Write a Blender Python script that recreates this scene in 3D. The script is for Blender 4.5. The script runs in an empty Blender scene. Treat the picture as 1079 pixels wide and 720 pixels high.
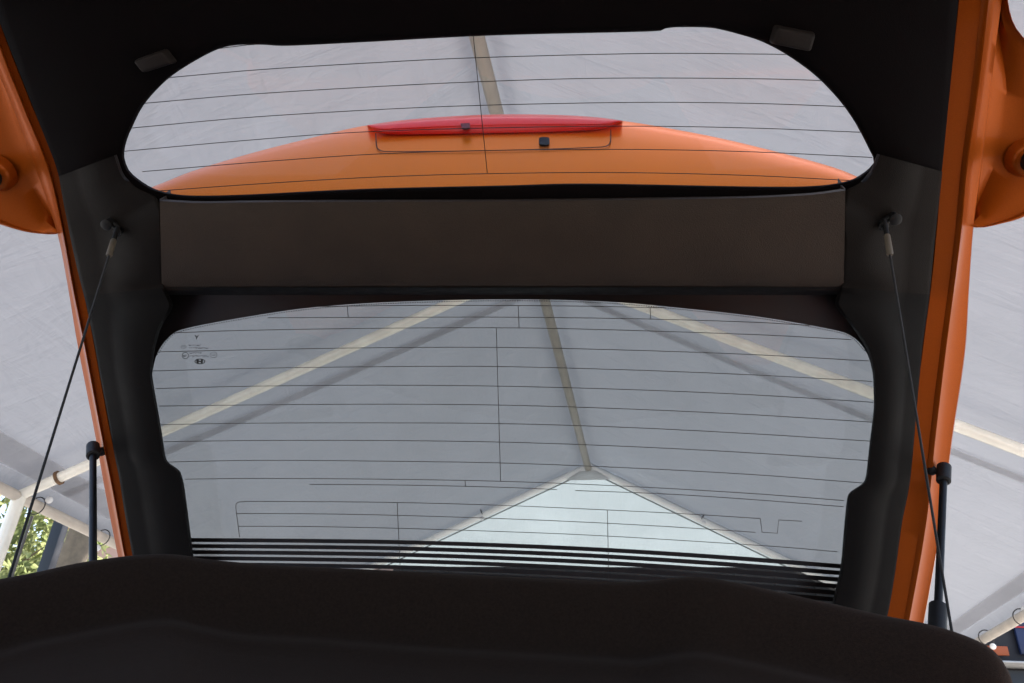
import bpy, bmesh, math, random
from math import radians, sin, cos, pi
from mathutils import Vector, Matrix, noise

rnd = random.Random(7)
scene = bpy.context.scene
COL = scene.collection

# ------------------------------------------------------------------ camera
F = 850.0                                   # focal length in photo pixels (photo 1079 x 720)
CAM = Vector((0.0, 0.0, 0.75))              # lens inside the boot, three quarters of a metre above ground
ROT = Matrix.Rotation(radians(5), 3, 'Z') @ Matrix.Rotation(radians(120), 3, 'X') @ Matrix.Rotation(radians(3), 3, 'Z')
cam_data = bpy.data.cameras.new('camera')
cam_data.sensor_width = 36.0
cam_data.lens = F / 1079.0 * 36.0
cam_data.clip_start = 0.02
cam_data.clip_end = 500.0
cam_data.dof.use_dof = True
cam_data.dof.focus_distance = 1.15
cam_data.dof.aperture_fstop = 22.0
cam = bpy.data.objects.new('camera', cam_data)
cam.matrix_world = Matrix.Translation(CAM) @ ROT.to_4x4()
COL.objects.link(cam)
scene.camera = cam

# ------------------------------------------------------------------ sky and sun
SUN_EL, SUN_AZ = radians(52), radians(22)   # azimuth measured from +Y (the car's rear) towards +X
world = bpy.data.worlds.new('World'); scene.world = world
world.use_nodes = True
wn = world.node_tree
bg = wn.nodes['Background']
sky = wn.nodes.new('ShaderNodeTexSky'); sky.sky_type = 'NISHITA'
sky.sun_disc = False
sky.sun_elevation = SUN_EL; sky.sun_rotation = SUN_AZ
sky.dust_density = 2.5
wn.links.new(sky.outputs[0], bg.inputs[0]); bg.inputs[1].default_value = 0.14
sd = bpy.data.lights.new('sun', 'SUN'); sd.energy = 4.6; sd.angle = radians(0.53); sd.color = (1.0, 0.96, 0.9)
sun = bpy.data.objects.new('sun', sd); COL.objects.link(sun)
sdir = Vector((sin(SUN_AZ) * cos(SUN_EL), cos(SUN_AZ) * cos(SUN_EL), sin(SUN_EL)))
sun.rotation_euler = sdir.to_track_quat('Z', 'Y').to_euler(); sun.location = sdir * 30

vs = scene.view_settings
vs.view_transform = 'Standard'; vs.look = 'None'; vs.exposure = 1.75; vs.gamma = 1.0; vs.use_curve_mapping = False

# ------------------------------------------------------------------ helpers: space
def ray(px, py):
    return ROT @ Vector(((px - 539.5) / F, -(py - 360.0) / F, -1.0))

class Plane:
    def __init__(s, p, n): s.p = Vector(p); s.n = Vector(n).normalized()
    def off(s, h): return Plane(s.p + s.n * h, s.n)
    def at(s, px, py):
        d = ray(px, py)
        return CAM + d * ((s.p - CAM).dot(s.n) / d.dot(s.n))
    def dist(s, px, py):
        d = ray(px, py)
        return ((s.p - CAM).dot(s.n) / d.dot(s.n))

def at_dist(px, py, r): return CAM + ray(px, py).normalized() * r

A_U, A_L = radians(31), radians(46)
P0 = CAM + ray(531, 310).normalized() * 1.0
PU = Plane(P0, (0, -sin(A_U), -cos(A_U)))       # inner face of the tailgate, upper window
PL = Plane(P0, (0, -sin(A_L), -cos(A_L)))       # inner face of the tailgate, lower window
XC = -0.10                                      # centre line of the car

def T(px, py, h=0.0):
    a, b = PU.off(h), PL.off(h)
    da, db = a.dist(px, py), b.dist(px, py)
    if da < 0: return b.at(px, py)
    if db < 0: return a.at(px, py)
    return a.at(px, py) if da < db else b.at(px, py)

def crom(pts, n, closed=False):
    """resampled Catmull-Rom through 2-D or 3-D points, n samples evenly by length"""
    P = [Vector(p) for p in pts]; m = len(P); dense = []
    segs = m if closed else m - 1
    for i in range(segs):
        p1, p2 = P[i], P[(i + 1) % m]
        p0 = P[(i - 1) % m] if (closed or i > 0) else p1 * 2 - p2
        p3 = P[(i + 2) % m] if (closed or i + 2 < m) else p2 * 2 - p1
        for k in range(12):
            t = k / 12.0
            dense.append(0.5 * ((2 * p1) + (p2 - p0) * t + (2 * p0 - 5 * p1 + 4 * p2 - p3) * t * t + (3 * p1 - p0 - 3 * p2 + p3) * t ** 3))
    dense.append(P[0].copy() if closed else P[-1].copy())
    L = [0.0]
    for a, b in zip(dense, dense[1:]): L.append(L[-1] + (b - a).length)
    out = []; j = 0; cnt = n if closed else n - 1
    for i in range(n):
        s = L[-1] * i / cnt
        while j < len(L) - 2 and L[j + 1] < s: j += 1
        f = (s - L[j]) / max(1e-12, L[j + 1] - L[j])
        out.append(dense[j].lerp(dense[j + 1], f))
    return out

def interp(pts, x):
    """y at x on a smooth curve through points sorted in x"""
    n = len(pts)
    if x <= pts[0][0]: i = 0
    elif x >= pts[-1][0]: i = n - 2
    else: i = max(k for k in range(n - 1) if pts[k][0] <= x)
    (x0, y0), (x1, y1) = pts[i], pts[i + 1]
    def slope(k):
        if k == 0: return (pts[1][1] - pts[0][1]) / (pts[1][0] - pts[0][0])
        if k == n - 1: return (pts[-1][1] - pts[-2][1]) / (pts[-1][0] - pts[-2][0])
        return (pts[k + 1][1] - pts[k - 1][1]) / (pts[k + 1][0] - pts[k - 1][0])
    h = x1 - x0; t = (x - x0) / h
    if t < 0 or t > 1: return y0 + (y1 - y0) * t
    m0, m1 = slope(i) * h, slope(i + 1) * h
    return (2*t**3 - 3*t*t + 1) * y0 + (t**3 - 2*t*t + t) * m0 + (-2*t**3 + 3*t*t) * y1 + (t**3 - t*t) * m1

# ------------------------------------------------------------------ helpers: meshes
def mesh_obj(name, verts, faces, mat, parent=None, smooth=40, flip=False):
    me = bpy.data.meshes.new(name)
    me.from_pydata([tuple(v) for v in verts], [], faces)
    me.validate()
    bm = bmesh.new(); bm.from_mesh(me)
    if flip: bmesh.ops.reverse_faces(bm, faces=bm.faces[:])
    bm.to_mesh(me); bm.free()
    if smooth:
        for p in me.polygons: p.use_smooth = True
        me.set_sharp_from_angle(angle=radians(smooth))
    me.materials.append(mat)
    o = bpy.data.objects.new(name, me); COL.objects.link(o)
    if parent: attach(o, parent)
    return o

def attach(o, parent):
    o.parent = parent
    o.matrix_parent_inverse = Matrix.Translation(parent.location).inverted() if parent.type == 'EMPTY' else Matrix.Identity(4)

def fixnormals(o):
    bm = bmesh.new(); bm.from_mesh(o.data)
    bmesh.ops.recalc_face_normals(bm, faces=bm.faces[:]); bm.to_mesh(o.data); bm.free()
    return o

class MB:
    def __init__(s): s.v = []; s.f = []
    def add(s, V, Fc):
        b = len(s.v); s.v += [Vector(v) for v in V]; s.f += [tuple(b + i for i in f) for f in Fc]
    def grid(s, rows, closed_u=False, closed_v=False):
        n = len(rows[0]); m = len(rows); V = [p for r in rows for p in r]; Fc = []
        for i in range(m if closed_v else m - 1):
            for j in range(n if closed_u else n - 1):
                a, b = i * n + j, i * n + (j + 1) % n
                c, d = ((i + 1) % m) * n + (j + 1) % n, ((i + 1) % m) * n + j
                Fc.append((a, b, c, d))
        s.add(V, Fc)
    def tube(s, pts, r, seg=12, caps=True):
        pts = [Vector(p) for p in pts]; rows = []; up = None
        for i, p in enumerate(pts):
            d = (pts[min(i + 1, len(pts) - 1)] - pts[max(i - 1, 0)]).normalized()
            if up is None:
                up = Vector((0, 0, 1)) if abs(d.z) < 0.9 else Vector((1, 0, 0))
            u = (up - d * up.dot(d)).normalized(); w = d.cross(u); up = u
            ri = r[i] if isinstance(r, (list, tuple)) else r
            rows.append([p + u * (ri * cos(2 * pi * k / seg)) + w * (ri * sin(2 * pi * k / seg)) for k in range(seg)])
        b = len(s.v); s.grid(rows, closed_u=True)
        if caps:
            s.f.append(tuple(b + k for k in range(seg))[::-1])
            e = b + (len(rows) - 1) * seg; s.f.append(tuple(e + k for k in range(seg)))
    def prism(s, poly, d):
        """3-D polygon extruded by vector d (closed solid)"""
        n = len(poly); V = [Vector(p) for p in poly] + [Vector(p) + d for p in poly]
        Fc = [tuple(range(n)), tuple(range(2 * n - 1, n - 1, -1))]
        for i in range(n):
            j = (i + 1) % n; Fc.append((i, i + n, j + n, j))
        s.add(V, Fc)
    def box(s, lo, hi):
        x0, y0, z0 = lo; x1, y1, z1 = hi
        s.prism([(x0, y0, z0), (x1, y0, z0), (x1, y1, z0), (x0, y1, z0)], Vector((0, 0, z1 - z0)))
    def sphere(s, c, r, seg=12, rings=8):
        c = Vector(c); rows = []
        for i in range(rings + 1):
            a = pi * i / rings
            rows.append([c + Vector((r * sin(a) * cos(2*pi*k/seg), r * sin(a) * sin(2*pi*k/seg), r * cos(a))) for k in range(seg)])
        s.grid(rows, closed_u=True)
    def build(s, name, mat, parent=None, smooth=40, recalc=True):
        o = mesh_obj(name, s.v, s.f, mat, parent, smooth)
        if recalc:
            bm = bmesh.new(); bm.from_mesh(o.data)
            bmesh.ops.remove_doubles(bm, verts=bm.verts[:], dist=1e-6)
            bmesh.ops.recalc_face_normals(bm, faces=bm.faces[:]); bm.to_mesh(o.data); bm.free()
            if smooth: o.data.set_sharp_from_angle(angle=radians(smooth))
        return o

def bevel(o, w, seg=2, ang=30):
    m = o.modifiers.new('bevel', 'BEVEL'); m.width = w; m.segments = seg; m.limit_method = 'ANGLE'; m.angle_limit = radians(ang)
    for p in o.data.polygons: p.use_smooth = True
    return o

def thing(name, label, cat, loc=(0, 0, 0), group=None):
    o = bpy.data.objects.new(name, None); COL.objects.link(o)
    o.location = loc; o.empty_display_size = 0.1
    o['label'] = label; o['category'] = cat
    if group: o['group'] = group
    return o

def tag(o, label, cat, group=None):
    o['label'] = label; o['category'] = cat
    if group: o['group'] = group
    return o

# ------------------------------------------------------------------ materials
def nt(name):
    m = bpy.data.materials.new(name); m.use_nodes = True
    t = m.node_tree; b = t.nodes['Principled BSDF']
    return m, t, b

def add(t, kind, **kw):
    n = t.nodes.new(kind)
    for k, v in kw.items():
        if k in n.inputs: n.inputs[k].default_value = v
        else: setattr(n, k, v)
    return n

def objcoord(t, scale=(1, 1, 1), rot=(0, 0, 0)):
    c = t.nodes.new('ShaderNodeTexCoord'); mp = t.nodes.new('ShaderNodeMapping')
    mp.inputs['Scale'].default_value = scale; mp.inputs['Rotation'].default_value = rot
    t.links.new(c.outputs['Object'], mp.inputs['Vector'])
    return mp.outputs[0]

def simple(name, col, rough=0.5, metal=0.0, coat=0.0, spec=0.5, noise_scale=0, noise_amt=0.0, bump=0.0, bump_scale=400, sheen=0.0):
    m, t, b = nt(name)
    b.inputs['Base Color'].default_value = (*col, 1)
    b.inputs['Roughness'].default_value = rough; b.inputs['Metallic'].default_value = metal
    b.inputs['Coat Weight'].default_value = coat; b.inputs['Coat Roughness'].default_value = 0.04
    b.inputs['Specular IOR Level'].default_value = spec
    if sheen:
        b.inputs['Sheen Weight'].default_value = sheen; b.inputs['Sheen Roughness'].default_value = 0.35; b.inputs['Sheen Tint'].default_value = (1.0, 0.74, 0.58, 1)
    v = objcoord(t)
    if noise_amt:
        n = add(t, 'ShaderNodeTexNoise', Scale=noise_scale, Detail=5.0, Roughness=0.6)
        t.links.new(v, n.inputs['Vector'])
        r = t.nodes.new('ShaderNodeMapRange')
        r.inputs['From Min'].default_value = 0.3; r.inputs['From Max'].default_value = 0.7
        r.inputs['To Min'].default_value = 1 - noise_amt; r.inputs['To Max'].default_value = 1 + noise_amt
        t.links.new(n.outputs['Fac'], r.inputs['Value'])
        mx = t.nodes.new('ShaderNodeVectorMath'); mx.operation = 'SCALE'
        mx.inputs[0].default_value = col
        t.links.new(r.outputs[0], mx.inputs['Scale']); t.links.new(mx.outputs[0], b.inputs['Base Color'])
        rr = t.nodes.new('ShaderNodeMapRange')
        rr.inputs['From Min'].default_value = 0.3; rr.inputs['From Max'].default_value = 0.7
        rr.inputs['To Min'].default_value = max(0.02, rough - 0.08); rr.inputs['To Max'].default_value = min(1, rough + 0.08)
        t.links.new(n.outputs['Fac'], rr.inputs['Value']); t.links.new(rr.outputs[0], b.inputs['Roughness'])
    if bump:
        n2 = add(t, 'ShaderNodeTexNoise', Scale=bump_scale, Detail=3.0)
        t.links.new(v, n2.inputs['Vector'])
        bp = add(t, 'ShaderNodeBump', Strength=bump, Distance=0.001)
        t.links.new(n2.outputs['Fac'], bp.inputs['Height']); t.links.new(bp.outputs[0], b.inputs['Normal'])
    return m

def canopy_mat(name, col, trans):
    m, t, b = nt(name)
    out = t.nodes['Material Output']
    tr = t.nodes.new('ShaderNodeBsdfTranslucent'); df = t.nodes.new('ShaderNodeBsdfDiffuse')
    df.inputs['Color'].default_value = (0.30, 0.312, 0.335, 1)
    v = objcoord(t)
    n = add(t, 'ShaderNodeTexNoise', Scale=2.2, Detail=6.0, Roughness=0.55)
    t.links.new(v, n.inputs['Vector'])
    cr = t.nodes.new('ShaderNodeMapRange')
    cr.inputs['From Min'].default_value = 0.3; cr.inputs['From Max'].default_value = 0.7
    cr.inputs['To Min'].default_value = 0.93; cr.inputs['To Max'].default_value = 1.05
    t.links.new(n.outputs['Fac'], cr.inputs['Value'])
    sc = t.nodes.new('ShaderNodeVectorMath'); sc.operation = 'SCALE'; sc.inputs[0].default_value = col
    t.links.new(cr.outputs[0], sc.inputs['Scale']); t.links.new(sc.outputs[0], tr.inputs['Color'])
    # creases of the folded tarpaulin: long soft wrinkles and a fine weave
    v2 = objcoord(t, scale=(1.2, 5.0, 1.2), rot=(0, 0, 0.5))
    n2 = add(t, 'ShaderNodeTexNoise', Scale=2.0, Detail=4.0, Roughness=0.6, Distortion=0.8)
    t.links.new(v2, n2.inputs['Vector'])
    v3 = objcoord(t, scale=(4.0, 1.0, 1.0), rot=(0, 0, -0.5))
    n3 = add(t, 'ShaderNodeTexNoise', Scale=2.0, Detail=3.5, Roughness=0.6, Distortion=0.5)
    t.links.new(v3, n3.inputs['Vector'])
    ad = t.nodes.new('ShaderNodeMath'); ad.operation = 'ADD'
    t.links.new(n2.outputs['Fac'], ad.inputs[0]); t.links.new(n3.outputs['Fac'], ad.inputs[1])
    # faint pressed fold lines from when the sheet was packed, and long diagonal tension creases
    hsum = ad.outputs[0]
    tc = t.nodes.new('ShaderNodeTexCoord')
    for ang, freq, amp, warp in ((-0.11, 1.35, 0.10, 0.05), (1.46, 1.15, 0.10, 0.05), (0.55, 1.9, 0.07, 0.5), (-0.75, 1.7, 0.07, 0.5)):
        wn_ = add(t, 'ShaderNodeTexNoise', Scale=0.9, Detail=2.0); t.links.new(tc.outputs['Object'], wn_.inputs['Vector'])
        rx = t.nodes.new('ShaderNodeMapping'); rx.inputs['Rotation'].default_value = (0, 0, ang); t.links.new(tc.outputs['Object'], rx.inputs['Vector'])
        sx = t.nodes.new('ShaderNodeSeparateXYZ'); t.links.new(rx.outputs[0], sx.inputs[0])
        m1 = t.nodes.new('ShaderNodeMath'); m1.operation = 'MULTIPLY_ADD'; m1.inputs[1].default_value = warp
        t.links.new(wn_.outputs['Fac'], m1.inputs[0]); t.links.new(sx.outputs[0], m1.inputs[2])
        m2 = t.nodes.new('ShaderNodeMath'); m2.operation = 'MULTIPLY'; m2.inputs[1].default_value = freq; t.links.new(m1.outputs[0], m2.inputs[0])
        m3 = t.nodes.new('ShaderNodeMath'); m3.operation = 'FRACT'; t.links.new(m2.outputs[0], m3.inputs[0])
        m4 = t.nodes.new('ShaderNodeMath'); m4.operation = 'SUBTRACT'; m4.inputs[1].default_value = 0.5; t.links.new(m3.outputs[0], m4.inputs[0])
        m5 = t.nodes.new('ShaderNodeMath'); m5.operation = 'ABSOLUTE'; t.links.new(m4.outputs[0], m5.inputs[0])
        mr = t.nodes.new('ShaderNodeMapRange'); mr.interpolation_type = 'SMOOTHSTEP'
        mr.inputs['From Min'].default_value = 0.0; mr.inputs['From Max'].default_value = 0.03; mr.inputs['To Min'].default_value = amp; mr.inputs['To Max'].default_value = 0.0
        t.links.new(m5.outputs[0], mr.inputs['Value'])
        br_ = add(t, 'ShaderNodeTexNoise', Scale=1.6, Detail=1.0); t.links.new(rx.outputs[0], br_.inputs['Vector'])
        gate = t.nodes.new('ShaderNodeMapRange'); gate.inputs['From Min'].default_value = 0.45; gate.inputs['From Max'].default_value = 0.65
        t.links.new(br_.outputs['Fac'], gate.inputs['Value'])
        m6 = t.nodes.new('ShaderNodeMath'); m6.operation = 'MULTIPLY_ADD'
        t.links.new(mr.outputs[0], m6.inputs[0]); t.links.new(gate.outputs[0], m6.inputs[1]); t.links.new(hsum, m6.inputs[2]); hsum = m6.outputs[0]
    bp = add(t, 'ShaderNodeBump', Strength=0.34, Distance=0.03)
    t.links.new(hsum, bp.inputs['Height'])
    t.links.new(bp.outputs[0], tr.inputs['Normal']); t.links.new(bp.outputs[0], df.inputs['Normal'])
    mx = t.nodes.new('ShaderNodeMixShader'); mx.inputs[0].default_value = trans
    t.links.new(df.outputs[0], mx.inputs[1]); t.links.new(tr.outputs[0], mx.inputs[2])
    t.links.new(mx.outputs[0], out.inputs['Surface']); t.nodes.remove(b)
    return m

def glass_mat(name, tint):
    m, t, b = nt(name)
    out = t.nodes['Material Output']; t.nodes.remove(b)
    tr = t.nodes.new('ShaderNodeBsdfTransparent'); tr.inputs['Color'].default_value = (*tint, 1)
    gl = t.nodes.new('ShaderNodeBsdfGlossy'); gl.inputs['Roughness'].default_value = 0.01
    gl.inputs['Color'].default_value = (0.9, 0.92, 0.95, 1)
    fr = t.nodes.new('ShaderNodeFresnel'); fr.inputs['IOR'].default_value = 1.45
    mx = t.nodes.new('ShaderNodeMixShader')
    t.links.new(fr.outputs[0], mx.inputs[0]); t.links.new(tr.outputs[0], mx.inputs[1]); t.links.new(gl.outputs[0], mx.inputs[2])
    # a thin film of dust
    df = t.nodes.new('ShaderNodeBsdfDiffuse'); df.inputs['Color'].default_value = (0.6, 0.6, 0.58, 1)
    v = objcoord(t); n = add(t, 'ShaderNodeTexNoise', Scale=9.0, Detail=8.0, Roughness=0.7)
    t.links.new(v, n.inputs['Vector'])
    r = t.nodes.new('ShaderNodeMapRange'); r.inputs['From Min'].default_value = 0.4; r.inputs['From Max'].default_value = 0.8
    r.inputs['To Min'].default_value = 0.004; r.inputs['To Max'].default_value = 0.045
    t.links.new(n.outputs['Fac'], r.inputs['Value'])
    m2 = t.nodes.new('ShaderNodeMixShader')
    t.links.new(r.outputs[0], m2.inputs[0]); t.links.new(mx.outputs[0], m2.inputs[1]); t.links.new(df.outputs[0], m2.inputs[2])
    t.links.new(m2.outputs[0], out.inputs['Surface'])
    return m

def leaf_mat(name, c1, c2):
    m, t, b = nt(name)
    out = t.nodes['Material Output']; t.nodes.remove(b)
    v = objcoord(t); n = add(t, 'ShaderNodeTexNoise', Scale=3.0, Detail=4.0); t.links.new(v, n.inputs['Vector'])
    cr = t.nodes.new('ShaderNodeValToRGB')
    cr.color_ramp.elements[0].position = 0.35; cr.color_ramp.elements[0].color = (*c1, 1)
    cr.color_ramp.elements[1].position = 0.65; cr.color_ramp.elements[1].color = (*c2, 1)
    t.links.new(n.outputs['Fac'], cr.inputs[0])
    d = t.nodes.new('ShaderNodeBsdfDiffuse'); tr = t.nodes.new('ShaderNodeBsdfTranslucent')
    t.links.new(cr.outputs[0], d.inputs[0])
    br = t.nodes.new('ShaderNodeVectorMath'); br.operation = 'MULTIPLY'; br.inputs[1].default_value = (2.4, 2.3, 2.0)
    t.links.new(cr.outputs[0], br.inputs[0]); t.links.new(br.outputs[0], tr.inputs[0])
    mx = t.nodes.new('ShaderNodeMixShader'); mx.inputs[0].default_value = 0.5
    t.links.new(d.outputs[0], mx.inputs[1]); t.links.new(tr.outputs[0], mx.inputs[2]); t.links.new(mx.outputs[0], out.inputs[0])
    return m

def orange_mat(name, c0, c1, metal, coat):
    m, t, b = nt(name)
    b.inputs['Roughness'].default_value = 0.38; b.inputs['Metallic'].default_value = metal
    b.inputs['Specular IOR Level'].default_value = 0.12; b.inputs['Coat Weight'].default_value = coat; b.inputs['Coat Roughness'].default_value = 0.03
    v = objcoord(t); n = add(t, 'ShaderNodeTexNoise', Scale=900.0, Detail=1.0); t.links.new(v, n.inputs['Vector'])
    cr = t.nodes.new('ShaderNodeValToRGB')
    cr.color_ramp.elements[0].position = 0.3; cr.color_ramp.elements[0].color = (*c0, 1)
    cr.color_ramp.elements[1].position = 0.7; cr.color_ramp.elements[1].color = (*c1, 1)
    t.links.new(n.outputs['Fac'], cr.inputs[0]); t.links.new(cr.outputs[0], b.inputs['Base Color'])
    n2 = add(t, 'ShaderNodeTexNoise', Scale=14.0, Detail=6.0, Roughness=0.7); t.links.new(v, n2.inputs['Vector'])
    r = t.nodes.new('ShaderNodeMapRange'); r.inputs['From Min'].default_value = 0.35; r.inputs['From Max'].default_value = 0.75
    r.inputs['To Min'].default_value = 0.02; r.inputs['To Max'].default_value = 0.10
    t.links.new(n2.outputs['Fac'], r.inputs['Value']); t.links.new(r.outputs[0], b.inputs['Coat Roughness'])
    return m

M = dict(
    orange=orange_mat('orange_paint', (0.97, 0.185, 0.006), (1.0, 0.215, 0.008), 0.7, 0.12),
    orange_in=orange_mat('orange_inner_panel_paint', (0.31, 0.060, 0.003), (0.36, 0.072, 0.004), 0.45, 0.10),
    trim_black=simple('black_trim_fabric', (0.0044, 0.0028, 0.0030), 0.85, spec=0.08, noise_scale=30, noise_amt=0.25, bump=0.25, bump_scale=900),
    trim_mid=simple('trim_plastic_half_lit', (0.0105, 0.0078, 0.0064), 0.62, spec=0.09, noise_scale=14, noise_amt=0.14, bump=0.5, bump_scale=1100),  # the crossbar's plastic again, in a half-lit tone
    trim=simple('trim_plastic_shaded', (0.0056, 0.0048, 0.0047), 0.6, spec=0.09, noise_scale=18, noise_amt=0.15, bump=0.35, bump_scale=1300),  # the crossbar's plastic again, its shade put into the colour
    bar=simple('trim_plastic_lit', (0.050, 0.034, 0.0245), 0.62, spec=0.25, noise_scale=14, noise_amt=0.16, bump=0.8, bump_scale=750),  # lit tone of the one trim plastic, put into the colour
    clip=simple('grey_brown_plastic', (0.024, 0.019, 0.017), 0.6, spec=0.15, noise_scale=40, noise_amt=0.1, bump=0.2),
    rubber=simple('black_rubber', (0.012, 0.011, 0.011), 0.55, spec=0.25, noise_scale=60, noise_amt=0.2, bump=0.2),
    strut=simple('black_strut_enamel', (0.010, 0.0095, 0.0095), 0.45, spec=0.2, noise_scale=60, noise_amt=0.15),
    cord=simple('black_braided_cord', (0.028, 0.026, 0.026), 0.75, bump=0.6, bump_scale=1500),
    sleeve=simple('brown_cord_sleeve', (0.13, 0.105, 0.075), 0.6, noise_scale=120, noise_amt=0.2),
    felt=simple('black_felt', (0.034, 0.0205, 0.0145), 0.95, spec=0.06, noise_scale=420, noise_amt=0.22, bump=0.9, bump_scale=1300, sheen=0.045),
    frit=simple('black_glass_frit', (0.012, 0.009, 0.009), 0.35, noise_scale=20, noise_amt=0.2),
    fuzz=simple('felt_fuzz_rim_lit', (0.075, 0.056, 0.045), 0.95, spec=0.05, noise_scale=200, noise_amt=0.2),
    wire=simple('heating_wire', (0.035, 0.030, 0.026), 0.5, noise_scale=30, noise_amt=0.15),
    mark=simple('printed_glass_mark', (0.03, 0.03, 0.032), 0.6, noise_scale=60, noise_amt=0.1),
    lampdark=simple('lens_spot_dark_red', (0.16, 0.010, 0.008), 0.6, noise_scale=60, noise_amt=0.2),
    groove=simple('panel_gap', (0.06, 0.022, 0.010), 0.8, noise_scale=60, noise_amt=0.2),
    glass_u=glass_mat('rear_glass_bright', (0.965, 0.975, 0.98)),  # same glass as below, tint lightened for the brighter view overhead
    glass_l=glass_mat('rear_glass_dimmed', (0.72, 0.745, 0.752)),  # glass tint, darkened further for the dimmer view towards the gable
    canopy=canopy_mat('white_tarpaulin', (0.84, 0.87, 0.97), 0.054),
    gable=canopy_mat('white_tarpaulin_gable', (0.86, 0.96, 0.98), 0.29),
    band=simple('shade_strip', (0.55, 0.54, 0.53), 0.9, noise_scale=30, noise_amt=0.08),
    pole=simple('cream_coated_steel', (0.93, 0.89, 0.78), 0.25, coat=0.6, noise_scale=9, noise_amt=0.10, bump=0.15, bump_scale=60),
    polee=simple('shaded_coated_steel', (0.56, 0.50, 0.43), 0.45, noise_scale=9, noise_amt=0.15),  # pole coating in a darker colour for the shade at the eaves
    polew=simple('white_coated_steel', (0.93, 0.92, 0.90), 0.4, noise_scale=9, noise_amt=0.08),
    polegrey=simple('backlit_ridge_pole', (0.30, 0.275, 0.235), 0.45, noise_scale=12, noise_amt=0.12),  # cream pole darkened in colour, as it hangs against the light
    rust=simple('rusty_fitting', (0.16, 0.085, 0.04), 0.8, noise_scale=90, noise_amt=0.4),
    white=simple('white_plastic', (0.8, 0.8, 0.8), 0.4, noise_scale=30, noise_amt=0.04),
    ground=simple('pale_paving', (0.36, 0.34, 0.31), 0.9, noise_scale=3, noise_amt=0.2, bump=0.3, bump_scale=80),
    steel=simple('dark_painted_post', (0.014, 0.015, 0.017), 0.5, noise_scale=10, noise_amt=0.2),
    bark=simple('bark', (0.16, 0.125, 0.085), 0.95, noise_scale=14, noise_amt=0.22, bump=0.9, bump_scale=40),
    pink=simple('pink_render', (0.55, 0.36, 0.30), 0.9, noise_scale=4, noise_amt=0.1),
    roof=simple('terracotta', (0.35, 0.14, 0.08), 0.9, noise_scale=12, noise_amt=0.2),
    navy=simple('navy_board', (0.010, 0.022, 0.075), 0.5, noise_scale=8, noise_amt=0.15),
    dark=simple('dark_board', (0.010, 0.009, 0.014), 0.6, noise_scale=8, noise_amt=0.15),
    orange_board=simple('orange_board', (0.42, 0.085, 0.018), 0.55, noise_scale=8, noise_amt=0.1),
    red=simple('red_strip', (0.45, 0.02, 0.02), 0.5, noise_scale=8, noise_amt=0.1),
    ledge=simple('pale_grey_ledge', (0.40, 0.39, 0.38), 0.6, noise_scale=8, noise_amt=0.1),
    shed=simple('dark_timber', (0.022, 0.017, 0.014), 0.9, noise_scale=12, noise_amt=0.4),
    window=simple('dark_window', (0.03, 0.035, 0.04), 0.15, noise_scale=4, noise_amt=0.1),
    rope=simple('grey_shade_line', (0.10, 0.095, 0.09), 0.8, noise_scale=100, noise_amt=0.3),
    leaf=leaf_mat('leaf', (0.09, 0.12, 0.05), (0.25, 0.27, 0.15)),
)
def red_lens():
    m, t, b = nt('red_lamp_lens')
    b.inputs['Base Color'].default_value = (0.62, 0.012, 0.014, 1); b.inputs['Roughness'].default_value = 0.3
    b.inputs['Specular IOR Level'].default_value = 0.15; b.inputs['Coat Weight'].default_value = 0.12; b.inputs['Coat Roughness'].default_value = 0.02
    b.inputs['Subsurface Weight'].default_value = 0.0
    v = objcoord(t, scale=(220, 30, 30)); w = add(t, 'ShaderNodeTexNoise', Scale=1.0, Detail=1.0); t.links.new(v, w.inputs['Vector'])
    cr = t.nodes.new('ShaderNodeValToRGB')
    cr.color_ramp.elements[0].color = (0.86, 0.020, 0.010, 1); cr.color_ramp.elements[1].color = (0.95, 0.034, 0.016, 1)
    t.links.new(w.outputs['Fac'], cr.inputs[0]); t.links.new(cr.outputs[0], b.inputs['Base Color'])
    return m
M['red_lens'] = red_lens()

# ------------------------------------------------------------------ ground
mb = MB(); mb.add([(-120, -120, 0), (120, -120, 0), (120, 120, 0), (-120, 120, 0)], [(0, 1, 2, 3)])
g = mb.build('ground', M['ground'], smooth=0); g['kind'] = 'structure'

# ------------------------------------------------------------------ tent
HR = 2.30
def on_z(px, py, h):
    d = ray(px, py); return CAM + d * (h / d.z)
APEX = on_z(564, 270, HR); GAP = on_z(620, 490, HR)
TD = (GAP - APEX).normalized(); TS = Vector((TD.y, -TD.x, 0))
BAY = (GAP - APEX).length
SL_L, SL_R, HW = 0.472, 0.535, 2.36
ZR = CAM.z + HR
def tent_pt(side, along, dz=0.0):
    """point on the canopy: side metres across from the ridge, along metres beyond the middle rafter"""
    sl = SL_L if side < 0 else SL_R
    p = APEX + TS * side + TD * along
    return Vector((p.x, p.y, ZR - abs(side) * sl + dz))

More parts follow.
